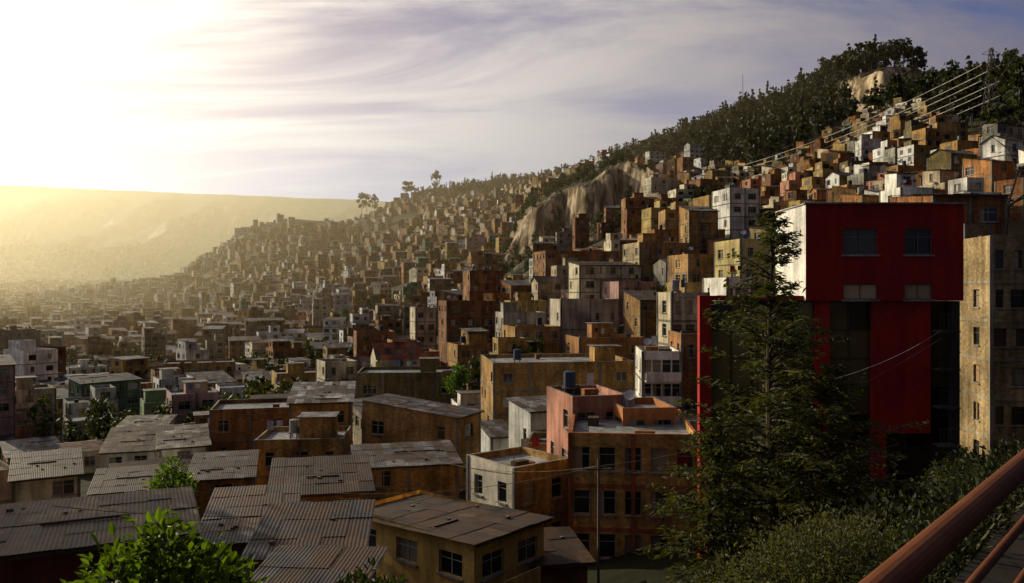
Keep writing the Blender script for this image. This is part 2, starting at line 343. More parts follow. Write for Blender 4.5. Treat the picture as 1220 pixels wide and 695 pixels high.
# ------------------------------------------------------------ ground sheet
def build_ground():
    ys=np.concatenate([np.linspace(-18,14,34),np.geomspace(15,120,60)[0:],np.geomspace(122,1500,260),np.geomspace(1520,9000,110)])
    ss=np.linspace(-1.25,1.6,520)
    Sg,Yg=np.meshgrid(ss,ys);Xg=Sg*(Yg+20)
    Z=Hn(Xg,Yg);V=np.stack([Xg,Yg,Z],2);ny,nx=Z.shape
    idx=np.arange(ny*nx).reshape(ny,nx);Fc=np.stack([idx[:-1,:-1],idx[:-1,1:],idx[1:,1:],idx[1:,:-1]],2).reshape(-1,4)
    me=bpy.data.meshes.new('ground');me.from_pydata(V.reshape(-1,3).tolist(),[],Fc.tolist());me.materials.append(MATS['hill_ground'])
    me.polygons.foreach_set('use_smooth',np.ones(len(Fc),dtype=bool))
    ob=bpy.data.objects.new('ground',me);sc.collection.objects.link(ob)
build_ground()

# ------------------------------------------------------------ surveyed buildings
BR=(.40,.19,.070);BR2=(.46,.27,.095);BR3=(.29,.125,.05);OC=(.50,.33,.11);OL=(.26,.20,.08);WH=(.78,.75,.67);CR=(.64,.55,.37);PK=(.5,.24,.17)
MET=(.25,.25,.25);HER=[]
def hero(name,uc,u2,D,vtop,h,yaw=8,u0=None,d=8,**k):
    s=(uc-CU)/F;s2=(u2-CU)/F;y=R(yaw);x=s*D
    w=D*(s2-s)/(math.cos(y)-s2*math.sin(y))
    if u0 is not None:
        s0=(u0-CU)/F;d=D*(s-s0)/(math.sin(y)+s0*math.cos(y))
    zt=(CV-vtop)/F*D
    mb=MB();house(mb,(x,D),zt-h,w,d,h,yaw,**k);ob=mb.obj(name)
    cx=x+math.cos(y)*w/2-math.sin(y)*d/2;cy=D+math.sin(y)*w/2+math.cos(y)*d/2
    HER.append((cx,cy,math.hypot(w,d)/2,uc if u0 is None else u0,u2,D,vtop+min(h,7)/D*F*.6))
    return ob
hero('corrugated_roof_shed',-60,228,24,668,5,25,d=5.5,wall='plaster',t=(.14,.045,.03),roof='shed',rt=(.17,.115,.05),rise=.1,frame=False,st=1,cols=4)
hero('metal_roof_shed',240,345,31,648,4,14,d=7,wall='plaster',t=(.3,.25,.2),roof='shed',rt=(.055,.057,.066),rise=.3,frame=False,st=1)
hero('metal_roof_shed',300,425,27,664,4,6,d=4.2,wall='plaster',t=(.25,.15,.1),roof='shed',rt=(.05,.053,.064),rise=.5,frame=False,st=1)
hero('metal_roof_shed',270,400,22,735,3.5,-4,d=4.6,wall='plaster',t=(.3,.25,.2),roof='shed',rt=(.05,.052,.06),rise=.3,frame=False,st=1)
hero('brick_house',325,440,46,590,5,14,d=6,wall='brick',t=BR,roof='shed',rt=(.085,.065,.05),rise=.7,st=2)
hero('ochre_house',565,648,36,647,5.4,50,d=9,wall='plaster',t=(.62,.40,.12),roof='shed',rt=(.06,.048,.036),rise=-.35,frame=False,st=2,lcols=3,cols=2,ww=1.5,wh=1.1,miss=-1)
hero('brick_outhouse',640,700,39,672,4,12,d=4,wall='brick',t=BR3,roof='shed',rt=(.06,.05,.045),rise=.3,st=1,frame=False)
hero('white_and_brick_house',613,680,48,557,6,38,d=5.,wall='brick',t=BR2,lw='plaster',lt=(.7,.64,.52),st=2,cols=2,lcols=2,ww=.9,miss=-1)
hero('ochre_apartment_building',678,832,46,515,10.5,-6,d=10,wall='brick',t=(.52,.31,.095),st=4,cols=5,ww=.95,wh=1.4,frt=(.36,.31,.2),bt=(.34,.11,.045),miss=-1)
hero('pink_house',682,748,53,472,6,14,d=6,wall='plaster',t=PK,st=2,cols=2,frame=False)
hero('orange_house',742,806,51,486,5,6,d=5,wall='plaster',t=(.54,.22,.08),st=2,cols=2,frame=False)
hero('brick_house',545,572,72,497,6.5,65,d=10.4,t=BR2,roof='shed',rt=(.18,.18,.19),rise=.9,st=2,lcols=3,cols=1)
hero('brick_house',303,410,70,524,6,6,d=7,t=(.52,.32,.10),st=2,cols=3,ww=1.3)
hero('brick_house',345,418,80,480,9.5,10,d=8,t=BR2,roof='shed',rt=(.42,.42,.40),rise=1.,st=3,cols=2)
hero('brick_house',250,345,84,488,9,14,d=8,t=BR,st=3,cols=3)
hero('white_house',122,212,92,539,5.5,18,d=8,wall='plaster',t=WH,roof='shed',rt=(.20,.14,.08),rise=1.4,st=2,cols=3,frame=False)
hero('cream_house',135,192,103,514,6,10,d=7,wall='plaster',t=CR,roof='shed',rt=(.4,.35,.26),rise=.8,st=2,frame=False)
hero('brick_house',425,548,112,444,8,5,d=9,t=OL,st=2,cols=4,miss=.5)
hero('brick_warehouse',588,757,88,432,8.5,9,d=12,t=BR2,st=3,cols=5,miss=.45,wh=1.1)
hero('white_small_house',632,682,74,490,4.5,24,d=5,wall='plaster',t=(.6,.6,.56),roof='shed',rt=MET,rise=.5,st=1,cols=2,frame=False)
hero('brick_apartment_building',762,822,150,288,14,14,u0=742,t=BR2,st=5,cols=4,lcols=3,lt=(.55,.43,.25))
hero('cream_apartment_building',800,845,80,348,10,14,u0=783,wall='plaster',t=CR,st=4,cols=3,lcols=1,ww=1.,frame=True)
hero('white_apartment_building',765,812,71,418,9,-4,d=7,wall='plaster',t=(.78,.74,.64),st=4,cols=4,ww=.8,wh=1.3,miss=-1)
mb=MB();xa=(765-CU)/F*71
for k in range(4):
    zf=(CV-418)/F*71-9+k*2.12
    mb.box((xa+.2,70.0,zf-.05),(1,0),(0,1),3.1,1.05,.12,'concrete',(.6,.57,.5),True)
    mb.box((xa+.2,70.0,zf+.073),(1,0),(0,1),3.1,.08,.75,'plaster',(.72,.68,.58),True)
mb.obj('stacked_balconies')
hero('brick_house',812,855,74,397,11,0,d=6,t=(.42,.2,.08),st=4,cols=2)
hero('brick_apartment_building',1150,1180,58,266,19,0,d=8,t=(.30,.21,.11),st=7,cols=2,ww=.7,frt=(.1,.09,.08))
hero('stone_apartment_building',1180,1225,54,280,19,-6,d=8,t=(.37,.27,.14),st=7,cols=2,ww=.9,bt=(.32,.28,.2),frt=(.1,.09,.08))
hero('dark_roofed_house',1112,1200,70,232,14,0,d=8,t=BR3,st=4,roof='shed',rt=(.12,.1,.09))
for a in [('brick_house',650,737,205,298,10,14,dict(d=12,t=BR)),
 ('flat_roofed_house',668,738,130,356,5,10,dict(d=8,wall='plaster',t=(.5,.43,.33),st=1,cols=4)),
 ('cream_house',495,520,185,366,9,20,dict(d=6,wall='plaster',t=CR,st=3,cols=2)),
 ('brick_house',532,592,165,358,9,16,dict(d=9,t=BR3)),
 ('brick_house',614,668,122,389,7,16,dict(d=8,t=BR2)),
 ('brick_house',690,768,112,402,6,10,dict(d=8,t=BR)),
 ('cream_house',388,426,128,431,8,28,dict(d=6,wall='plaster',t=CR)),
 ('red_roofed_house',450,505,122,428,4,18,dict(d=8,wall='plaster',t=CR,roof='gable',rt=(.22,.06,.03),rise=2.2,st=1)),
 ('white_house',870,905,170,223,9,14,dict(d=8,wall='plaster',t=WH)),
 ('yellow_house',882,928,105,284,9,10,dict(d=8,wall='plaster',t=(.55,.44,.18))),
 ('brick_house',820,880,125,302,10,12,dict(d=8,t=BR2)),
 ('white_house',866,902,88,330,9,8,dict(d=7,wall='plaster',t=WH,cols=4,ww=.6)),
 ('orange_brick_house',1070,1110,195,196,10,14,dict(d=9,t=(.46,.24,.08))),
 ('white_house',82,128,250,438,10,45,dict(d=9,wall='plaster',t=WH)),
 ('white_house',45,76,320,395,11,45,dict(d=9,wall='plaster',t=WH)),
 ('apartment_building',-5,48,290,394,16,38,dict(d=10,wall='plaster',t=(.34,.28,.2))),
 ('brick_house',195,280,185,433,9,22,dict(d=9,t=OC)),
 ('cream_house',82,140,128,502,8,36,dict(d=8,wall='plaster',t=(.55,.47,.34))),
 ('brick_house',10,75,105,545,6,38,dict(d=8,t=BR2,roof='shed',rt=MET)),
 ('white_house',585,612,82,520,5,20,dict(d=4,wall='plaster',t=(.6,.6,.57),roof='shed',rt=MET,st=1)),
 ('brick_house',425,470,170,395,7,16,dict(d=8,t=BR)),
 ('grey_house',600,652,145,372,6,12,dict(d=8,wall='plaster',t=(.4,.37,.3))),
 ('brick_house',330,392,150,445,8,24,dict(d=8,t=OC)),
 ('white_house',190,248,80,534,5,24,dict(d=7,wall='plaster',t=WH,roof='shed',rt=(.4,.37,.3),rise=.9)),
 ('plastered_house',15,95,66,572,5,30,dict(d=7,wall='plaster',t=CR,roof='shed',rt=(.10,.08,.06))),
 ('brick_house',110,200,58,588,5,22,dict(d=6,t=BR3,roof='shed',rt=(.07,.055,.045),rise=.4)),
 ('brick_house',225,300,60,572,5,16,dict(d=7,t=BR,roof='shed',rt=(.12,.11,.10),rise=.5)),
 ('pink_house',205,262,118,470,6,30,dict(d=7,wall='plaster',t=(.5,.34,.3))),
 ('green_house',172,228,125,480,6,30,dict(d=7,wall='plaster',t=(.22,.32,.15))),
 ('white_house',262,300,135,462,6,26,dict(d=7,wall='plaster',t=WH)),
 ('white_house',190,232,150,452,6,34,dict(d=7,wall='plaster',t=WH)),
 ('brick_apartment_building',560,600,215,322,15,16,dict(d=9,t=BR,st=5)),
 ('brick_apartment_building',845,872,185,232,14,16,dict(d=8,t=BR2,st=5)),
 ]:
    n,uc,u2,D,vt,h,yw,k=a;hero(n,uc,u2,D,vt,h,yw,**k)

# ------------------------------------------------------------ red building
def red_building():
    em=bpy.data.objects.new('red_office_building',None);sc.collection.objects.link(em)
    RED=(.25,.013,.009);ex=(1,0);n=(0,-1);ey=(0,1);D=40.;X=lambda u,dd=D:(u-CU)/F*dd;Z=lambda v,dd=D:(CV-v)/F*dd
    mb=MB();x0=X(960);w=X(1148)-x0;zt=Z(243);zb=Z(358);h=zt-zb
    ops=[];
    for ua,ub in ((1005,1046),(1078,1111)):
        ops.append((X(ua)-x0,Z(303)-zb,X(ub)-x0,Z(272)-zb));ops.append((X(ua)-x0,.06,X(ub)-x0,Z(338)-zb))
    facade(mb,(x0,D,zb),ex,n,w,h,ops,'paint',RED,(.16,.14,.12),gls=[(.05,.045,.03),(.42,.30,.16),(.012,.012,.012),(.30,.22,.12)])
    dd=4.6
    mb.q((x0,D,zb),(x0,D+dd,zb),(x0,D+dd,zt),(x0,D,zt),'plaster',(.78,.76,.7))
    mb.q((x0+w,D,zb),(x0+w,D+9,zb),(x0+w,D+9,zt),(x0+w,D,zt),'paint',RED)
    mb.q((x0,D+dd,zb),(x0+w,D+dd+.0,zb),(x0+w,D+dd,zt),(x0,D+dd,zt),'plaster',(.5,.5,.48))
    mb.q((x0,D,zt-.01),(x0+w,D,zt-.01),(x0+w,D+9,zt-.01),(x0,D+dd,zt-.01),'concrete',(.2,.2,.2))
    mb.q((x0,D,zb),(x0+w,D,zb),(x0+w,D+9,zb),(x0,D+9,zb),'concrete',(.1,.1,.1))
    mb.box((x0-.08,D-.1,zt),ex,ey,w+.16,.22,.09,'concrete',(.25,.2,.17),True)
    mb.box((x0-.08,D+.13,zt),ex,ey,.2,dd-.2,.07,'concrete',(.4,.38,.35),True)
    for k in range(5): mb.tube((x0+1+k*1.4,D+1.5,zt),(x0+1+k*1.4+rnd(-.1,.1),D+1.5,zt+rnd(.3,.8)),.03,.03,'metal',(.1,.08,.07),4)
    mb.obj('upper_storey',em)
    mb=MB();B=-13.5
    def pil(ua,ub,vt,vb,y=D+.25,dep=.5,t=RED):
        z0=Z(vb) if vb else B;mb.box((X(ua),y,z0),ex,ey,X(ub)-X(ua),dep,Z(vt)-z0,'paint',t,True)
    RED2=(.34,.016,.013)
    pil(835,849,352,None,t=RED2);pil(975,991,358.5,None,t=RED2);pil(1043.2,1112,358.5,517,t=RED2);pil(1043,1059,517.2,None,y=D+.27,t=RED2);pil(1138,1147,358.5,None,t=(.05,.05,.05))
    mb.box((X(849.3),D+.3,Z(358)),ex,ey,X(974.7)-X(849.3),.4,Z(352)-Z(358),'paint',RED,True)
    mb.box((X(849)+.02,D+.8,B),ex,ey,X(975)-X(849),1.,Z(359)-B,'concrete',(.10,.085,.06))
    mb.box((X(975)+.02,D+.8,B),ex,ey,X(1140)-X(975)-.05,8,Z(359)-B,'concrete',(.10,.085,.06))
    mb.obj('red_frame',em)
    mb=MB()
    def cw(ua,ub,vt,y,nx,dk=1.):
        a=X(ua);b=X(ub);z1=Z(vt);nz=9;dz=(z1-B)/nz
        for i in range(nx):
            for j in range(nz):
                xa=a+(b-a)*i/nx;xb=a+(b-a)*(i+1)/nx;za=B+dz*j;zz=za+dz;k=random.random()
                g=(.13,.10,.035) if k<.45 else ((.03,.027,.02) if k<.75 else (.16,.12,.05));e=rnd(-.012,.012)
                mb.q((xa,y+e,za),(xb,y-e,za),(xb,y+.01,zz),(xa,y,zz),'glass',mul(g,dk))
        for i in range(nx+1):
            xa=a+(b-a)*i/nx;mb.box((xa-.03,y-.06,B),ex,ey,.06,.05,z1-B,'metal',(.08,.07,.06))
        for j in range(nz+1): mb.box((a+.03,y-.055,B+dz*j-.03),ex,ey,b-a-.06,.04,.06,'metal',(.07,.06,.05),True)
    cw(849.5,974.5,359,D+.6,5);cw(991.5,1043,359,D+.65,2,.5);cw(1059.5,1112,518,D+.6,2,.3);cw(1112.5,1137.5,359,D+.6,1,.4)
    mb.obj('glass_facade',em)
    mb=MB()
    for v in (395,440,485,530): mb.box((X(1113),D-.6,Z(v)),ex,ey,1.0,.8,.08,'concrete',(.08,.08,.08),True)
    for v in (395,440,485,530):
        for k in range(6): mb.box((X(1113)+k*.18,D-.58,Z(v)+.08),ex,ey,.03,.03,.8,'metal',(.06,.06,.06))
        mb.box((X(1113),D-.59,Z(v)+.88),ex,ey,1.0,.05,.05,'metal',(.06,.06,.06),True)
    mb.obj('balconies',em)
    HER.append((X(1000),D+4,8,830,1150,D,700))
red_building()

# ------------------------------------------------------------ generated town
HA=np.array([[h[0],h[1],h[2]] for h in HER])
forestU=np.array([-700,480,560,650,750,850,900,950,1050,1110,1150,1210,1600]);forestY=np.array([99999,1290,1150,960,640,430,370,370,400,370,210,170,170.])
def fY(u): return float(np.interp(u,forestU,forestY))
PAL=[('brick',BR,4.5),('brick',BR2,5),('brick',BR3,3.5),('brick',OL,1.6),('brick',OC,2.3),('plaster',CR,1.8),('plaster',WH,1.5),('plaster',(.42,.34,.22),1.4),('plaster',(.3,.28,.22),.6),('plaster',(.5,.36,.12),.8),('plaster',(.14,.24,.14),.2),('plaster',(.42,.2,.12),.6),('plaster',(.45,.28,.23),.5),('plaster',(.12,.17,.30),.08)]
PW=[p[2] for p in PAL];PW2=list(PW);PW2[5]=4;PW2[6]=5.;PW2[7]=2.5;PW2[12]=1.2;PW2[10]=.5
fars=MB();fars2=MB();cnt=0
def incliff(X,Y): return (-4<X<78 and 345<Y<490) or (190<X<262 and 420<Y<500)
def place(x,y,sp,lo,hi,k=1.):
    global cnt
    u=CU+F*x/y
    if not(lo<u<=hi): return
    if y>fY(u): return
    if incliff(x,y): return
    if fbm(x/70+3,y/70,2)>.17 and y>230: return
    if u>560 and y>260 and random.random()<.12: return
    g=H(x,y);slope=abs(H(x,y+6)-H(x,y-6))/12
    if slope>.75: return
    if u>1150 and y<110: return
    big=random.random()<.12
    w=rnd(5.5,sp*.95)*(1.6 if big else 1);d=rnd(5.5,sp*.92);h=random.choice([2.9,2.9,5.6,5.6,5.6,8.2,8.2,10.8 if k>.9 else 5.6,14. if random.random()<.5 and k>.9 else 5.6] if y>100 else [2.9,5.4,5.4])*rnd(.9,1.1)
    if k<1: w*=k;d*=k;h*=(.5+.5*k)
    brg=math.degrees(math.atan2(x,y))
    yaw=15-.75*min(0,brg)+fbm(x/120,y/120+9,2)*60+rnd(-9,9)
    if random.random()<.1: yaw+=rnd(-35,35)
    r=math.hypot(w,d)/2
    dd=np.hypot(HA[:,0]-x,HA[:,1]-y)-HA[:,2]-r*.62
    if dd.min()<0: return
    up=r/y*F*.9
    for hh in HER:
        if hh[5]>y and hh[3]<u+up and hh[4]>u-up:
            zmax=(CV-hh[6])/F*y
            if g+h>zmax: h=zmax-g
    if h<2.2: return
    wl,t,_=random.choices(PAL,PW2 if u<430 else PW)[0];t=mul(t,rnd(.7,1.2))
    roof=random.choices(['flat','shed','gable'],[6,3,1.2])[0]
    rt=(.18,.17,.15) if roof=='flat' else random.choice([MET,(.36,.36,.35),(.3,.28,.25),(.22,.13,.09),(.25,.10,.05),(.15,.14,.13)])
    if y<130 and roof!='flat': rt=mul(rt,.55)  # foreground shade put into the colour of the nearer pitched roofs
    rt=mul(rt,rnd(.5,1.2));cy=R(yaw);C=(x-math.cos(cy)*w/2+math.sin(cy)*d/2,y-math.sin(cy)*w/2-math.cos(cy)*d/2)
    kw=dict(wall=wl,t=t,roof=roof,rt=rt,rise=rnd(.5,1.4),bt=mul((.24,.22,.19),rnd(.7,1.2)))
    if wl=='brick' and random.random()<.10: kw.update(lw='plaster',lt=WH)
    cnt+=1
    det=2 if y<170 else 1
    tgt=None
    if y<235: tgt=MB()
    elif y<620: tgt=fars
    else: tgt=fars2;det=0
    kw.update(det=det,bury=5,clutter=det>0,frame=det>0 and y<420)
    house(tgt,C,g+.2,w,d,h,yaw,**kw)
    if random.random()<.42 and h>4:
        w2=w*rnd(.4,.65);d2=d*rnd(.5,.8);s_=random.choice([-1,1]);ox=s_*(w-w2)/2*.9
        x2=x+math.cos(cy)*ox;y2=y+math.sin(cy)*ox;C2=(x2-math.cos(cy)*w2/2+math.sin(cy)*d2/2,y2-math.sin(cy)*w2/2-math.cos(cy)*d2/2)
        if roof=='flat': house(tgt,C2,g+.2+h-.3,w2,d2,2.5,yaw,**{**kw,'bury':.2,'t':mul(t,rnd(.8,1.2)),'roof':random.choice(['flat','shed']),'rt':MET,'rise':.3,'st':1,'frame':False,'clutter':False})
    if random.random()<.3:
        w2=w*.6;d2=3.;xx=-w/2+rnd(0,w*.4);C2=(C[0]+math.cos(cy)*(xx+w/2)+math.sin(cy)*(d2-.1),C[1]+math.sin(cy)*(xx+w/2)-math.cos(cy)*(d2-.1))
        house(tgt,C2,g-.3,w2,d2,min(h*.6,2.8),yaw,**{**kw,'t':mul(t,rnd(.8,1.2)),'roof':'shed','rt':mul(MET,rnd(.4,1.1)),'rise':.3,'st':1,'frame':False,'clutter':False})
    if y<235: tgt.obj({'brick':'brick_house','plaster':'plastered_house'}[wl])
def fill(lo,hi,base,k,y0,y1):
    y=y0
    while y<y1:
        sp=base if y<250 else (base*1.06 if y<700 else (12.5 if y<1350 else 19))
        x=y*(lo-CU)/F-sp
        while x<y*(hi-CU)/F+sp:
            place(x+rnd(-2,2)+(0 if int(y/sp)%2 else sp/2),y+rnd(-2,2),sp,lo,hi,k)
            x+=sp*(1.02 if y<1400 else 1.3)
        y+=sp*1.04
fill(-60,560,9.8,.96,54,3100);fill(560,860,9.3,.92,56,1300);fill(860,1290,8.,.82,60,420)
fars.obj('hillside_houses');fars2.obj('distant_hillside_houses')
print('houses',cnt,len(fars.Q),len(fars2.Q))

# ------------------------------------------------------------ vegetation
def rquads(Cn,size,r,asp=1.,flat=0.):
    n=len(Cn);a=r.normal(size=(n,3));a[:,2]*=(1-flat);a/=np.linalg.norm(a,axis=1,keepdims=True)+1e-9
    b=r.normal(size=(n,3));b=np.cross(a,b);b/=np.linalg.norm(b,axis=1,keepdims=True)+1e-9
    s=(size*(.6+.8*r.random(n)))[:,None] if np.isscalar(size) else size[:,None]
    a=a*s*asp;b=b*s
    return np.stack([Cn-a,Cn-b*.6,Cn+a,Cn+b*.6],1)
def tree_template(r,nleaf,h,crown,lsz,kind=0,base=(.020,.024,.009)):
    lobes=[];nl=8 if kind==0 else 9
    for i in range(nl):
        if kind==0: z=h*(.4+.52*r.random());rad=crown*(.28+.35*r.random());a=r.random()*6.28;q=crown*.65*r.random();lobes.append((q*math.cos(a),q*math.sin(a),z,rad))
        else: z=h*(.15+.8*i/nl);rad=crown*(1.05-.85*i/nl)*.6;a=r.random()*6.28;q=rad*.5;lobes.append((q*math.cos(a),q*math.sin(a),z,rad))
    k=r.integers(0,nl,nleaf);Lb=np.array(lobes)[k];v=r.normal(size=(nleaf,3));v/=np.linalg.norm(v,axis=1,keepdims=True);v*=(r.random((nleaf,1))**.4)
    C=Lb[:,:3]+v*Lb[:,3:4]*np.array([1,1,.75]);Q=rquads(C,lsz,r)
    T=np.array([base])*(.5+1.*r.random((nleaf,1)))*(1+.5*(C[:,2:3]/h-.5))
    tr=[];rr=.02*h
    for i in range(4):
        a=math.pi/2*i;b=a+math.pi/2;tr.append([(rr*math.cos(a),rr*math.sin(a),-2),(rr*math.cos(b),rr*math.sin(b),-2),(rr*.3*math.cos(b),rr*.3*math.sin(b),h*.8),(rr*.3*math.cos(a),rr*.3*math.sin(a),h*.8)])
    Q=np.concatenate([Q,np.array(tr)]);T=np.concatenate([T,np.full((4,3),.05)]);return Q,T
def scatter(name,pts,temps,smin,smax,mat='leaf'):
    Qs=[];Ts=[]
    for (x,y) in pts:
        Q,T=temps[rng.integers(len(temps))];s=smin+(smax-smin)*rng.random();a=rng.random()*6.28;c,d=math.cos(a),math.sin(a)
        W=np.empty_like(Q);W[...,0]=(Q[...,0]*c-Q[...,1]*d)*s+x;W[...,1]=(Q[...,0]*d+Q[...,1]*c)*s+y;W[...,2]=Q[...,2]*s*(.85+.4*rng.random())+H(x,y)
        Qs.append(W);Ts.append(T*(.6+.8*rng.random()))
    Q=np.concatenate(Qs);T=np.concatenate(Ts);return obj_from_quads(name,Q,np.full(len(Q),MI[mat]),T)
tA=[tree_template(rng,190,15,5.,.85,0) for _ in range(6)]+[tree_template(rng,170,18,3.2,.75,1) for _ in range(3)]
pts=[]
y=160.
while y<1700:
    sp=7.2 if y<700 else 10.5
    x=.0*y-230
    while x<.75*y+40:
        X=x+rnd(-3.3,3.3);Yy=y+rnd(-3.3,3.3);u=CU+F*X/Yy
        ok=-200<X and u>478 and u<1300 and Yy>fY(u)+rnd(-25,25) and Yy<fY(u)+560 and fbm(X/45,Yy/45,2)>-.26
        if ok and 1155<u<1208 and 190<Yy<275: ok=False
        if ok and 188<X<262 and 430<Yy<475: ok=False
        if ok: pts.append((X,Yy))
        x+=sp
    y+=sp
print('forest',len(pts))
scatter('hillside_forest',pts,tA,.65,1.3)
pts=[]
for i in range(7500):
    Yy=110*(1500/110)**random.random();s=rnd(-.66,.66);X=s*Yy;u=CU+F*s
    if Yy>fY(u): continue
    if not incliff(X,Yy) and fbm(X/55+40,Yy/55,2)<.11: continue
    if incliff(X,Yy) and Yy<425 and random.random()<.65: continue
    if (np.hypot(HA[:,0]-X,HA[:,1]-Yy)-HA[:,2]).min()<2: continue
    pts.append((X,Yy))
for i in range(300):
    X=rnd(-6,80);Yy=rnd(345,500)
    if abs(Yy-402)<30 and random.random()<.8: continue
    pts.append((X,Yy))
tB=[tree_template(rng,220,8,2.8,.36,0,(.028,.034,.012)) for _ in range(5)]
print('town trees',len(pts))
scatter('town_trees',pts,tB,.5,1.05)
def crestY(u):
    ys=np.linspace(850,1750,300);z=Hn((u-CU)/F*ys,ys)/ys;return float(ys[int(np.argmax(z))])
cp=[]
for u in (431,437,446,484,490,520):
    D=crestY(u)-3;cp.append(((u-CU)/F*D,D))
tC=[tree_template(rng,300,27,8,1.3,0,(.010,.011,.005)) for _ in range(4)];scatter('ridge_trees',cp,tC,1.05,1.35)
pts=[]
for i in range(3000):
    Yy=rnd(19,56);s=rnd(.3,.68);X=s*Yy;u=CU+F*s
    if Yy>37 and u<1150: continue
    if u<850 : continue
    top=H(X,Yy)+2.6
    if CV-top/Yy*F<545+ (40 if u<1120 else 0): continue
    pts.append((X,Yy))
tD=[tree_template(rng,600,2.4,1.5,.09,0,(.016,.02,.008)) for _ in range(4)];scatter('slope_shrubs',pts[:330],tD,.5,1.1)
tE=[tree_template(rng,2600,27,6.5,.42,0,(.03,.038,.016)) for _ in range(3)]
for x,y in ((-44,54),(-38,46),(-34,39),(-52,62),(-62,74)): scatter('offscreen_shade_tree',[(x,y)],tE,.9,1.02)  # unseen trees added outside the frame to shade the foreground roofs

def conifer(name,x,y,zt,seed,spread=3.9,nb=230):
    r=np.random.default_rng(seed);zb=H(x,y)-.3;h=zt-zb;mb=MB()
    prev=(x,y,zb)
    for i in range(1,15):
        f=i/14;p=(x+.12*math.sin(f*7),y+.1*math.cos(f*5),zb+h*f);mb.tube(prev,p,.22*(1-(i-1)/14)+.02,.22*(1-f)+.015,'bark',(.08,.055,.035),7);prev=p
    Cs=[];Ds=[]
    for b in range(nb):
        f=.10+.89*(r.random()**.85);az=r.random()*6.283
        L=(spread*(1-f)**.75*(.3+.95*r.random())+.15);
        if r.random()<.12: L*=1.4
        o=np.array([x+.12*math.sin(f*7),y+.1*math.cos(f*5),zb+h*f]);dr=np.array([math.cos(az),math.sin(az),0.])
        el=.6*r.random()-.02+.5*f;pr=o.copy();ns=max(4,int(L/.16))
        for k in range(1,ns+1):
            q=k/ns;p=o+dr*L*q+np.array([0,0,L*(el*q-.38*q*q)])+r.normal(size=3)*.02
            if k%2==0 or k==ns:
                mb.tube(tuple(pr),tuple(p),.035*(1-q)+.008,.035*(1-q)+.006,'bark',(.06,.045,.03),3);pr=p
            if q<.15: continue
            m=8
            side=np.array([-dr[1],dr[0],0]);sl=(.6*(1-q)+.2)*min(1,L/2)
            t=(r.random(m)*2-1)*sl
            c=p+side*t[:,None]+dr*(np.abs(t)*.55)[:,None]+np.stack([np.zeros(m),np.zeros(m),-np.abs(t)*.35],1)+r.normal(size=(m,3))*.05
            d=side*np.sign(t)[:,None]+dr*.8+r.normal(size=(m,3))*.4+np.array([0,0,-.2]);Cs.append(c);Ds.append(d)
    C=np.concatenate(Cs);Dv=np.concatenate(Ds);Dv/=np.linalg.norm(Dv,axis=1,keepdims=True);n=len(C)
    Bv=np.cross(Dv,r.normal(size=(n,3)));Bv/=np.linalg.norm(Bv,axis=1,keepdims=True);ln=(.07+.10*r.random(n))[:,None];wd=ln*.22
    Q=np.stack([C-Dv*ln,C-Bv*wd,C+Dv*ln,C+Bv*wd],1);T=np.array([[.045,.05,.014]])*(.5+1.2*r.random((n,1)))
    em=bpy.data.objects.new(name,None);sc.collection.objects.link(em);mb.obj('trunk_and_limbs',em);obj_from_quads('needle_sprays',Q,np.full(n,MI['needles']),T,em);print(name,n)
conifer('conifer_tree',8.15,25,2.5,5,4.3,250)
conifer('conifer_tree',9.6,24,-2.2,9,3.6,150)
conifer('conifer_tree',6.4,25.5,-4.2,19,3.4,150)

def leafshape(C,D,Nn,ln,wd,r):
    B=np.cross(D,Nn);B/=np.linalg.norm(B,axis=1,keepdims=True);Nn=np.cross(B,D)
    tip=C+D*ln-Nn*ln*.15;m1=C+D*ln*.35+B*wd+Nn*wd*.35;m2=C+D*ln*.75+B*wd*.65+Nn*wd*.2;k1=C+D*ln*.35-B*wd+Nn*wd*.35;k2=C+D*ln*.75-B*wd*.65+Nn*wd*.2
    return np.concatenate([np.stack([C,m1,m2,tip],1),np.stack([C,tip,k2,k1],1)])
def leafy(name,cx,cy,lobes,nleaf,ln,col,mat,seed,stems=14):
    r=np.random.default_rng(seed);lb=np.array(lobes);wts=lb[:,3]**2;k=r.choice(len(lb),nleaf,p=wts/wts.sum());Lb=lb[k]
    v=r.normal(size=(nleaf,3));v/=np.linalg.norm(v,axis=1,keepdims=True);v=v*(r.random((nleaf,1))**.33)*(1+.18*r.normal(size=(nleaf,1)))
    C=Lb[:,:3]+v*Lb[:,3:4]+np.array([cx,cy,0]);D=v*.8+r.normal(size=(nleaf,3))*.45+np.array([0,0,.25]);D/=np.linalg.norm(D,axis=1,keepdims=True)
    Nn=r.normal(size=(nleaf,3))*.5+np.array([0,0,1.]);l=(ln*(.55+.8*r.random(nleaf)))[:,None]
    Q=leafshape(C,D,Nn,l,l*.24,r);T=np.array([col])*(.5+1.1*r.random((nleaf,1)));T=np.concatenate([T,T])
    em=bpy.data.objects.new(name,None);sc.collection.objects.link(em)
    obj_from_quads('leaves',Q,np.full(len(Q),MI[mat]),T,em)
    mb=MB();g=H(cx,cy)-.2
    for i in range(stems):
        q=lb[i%len(lb)];e=(cx+q[0]+r.normal()*q[3]*.4,cy+q[1]+r.normal()*q[3]*.4,q[2]+q[3]*.7);mid=(cx+(e[0]-cx)*.5,cy+(e[1]-cy)*.5,g+(e[2]-g)*.6)
        mb.tube((cx+r.normal()*.05,cy+r.normal()*.05,g),mid,.03,.018,'bark',(.09,.07,.04),5);mb.tube(mid,e,.018,.006,'bark',(.09,.09,.04),4)
    mb.obj('stems',em)
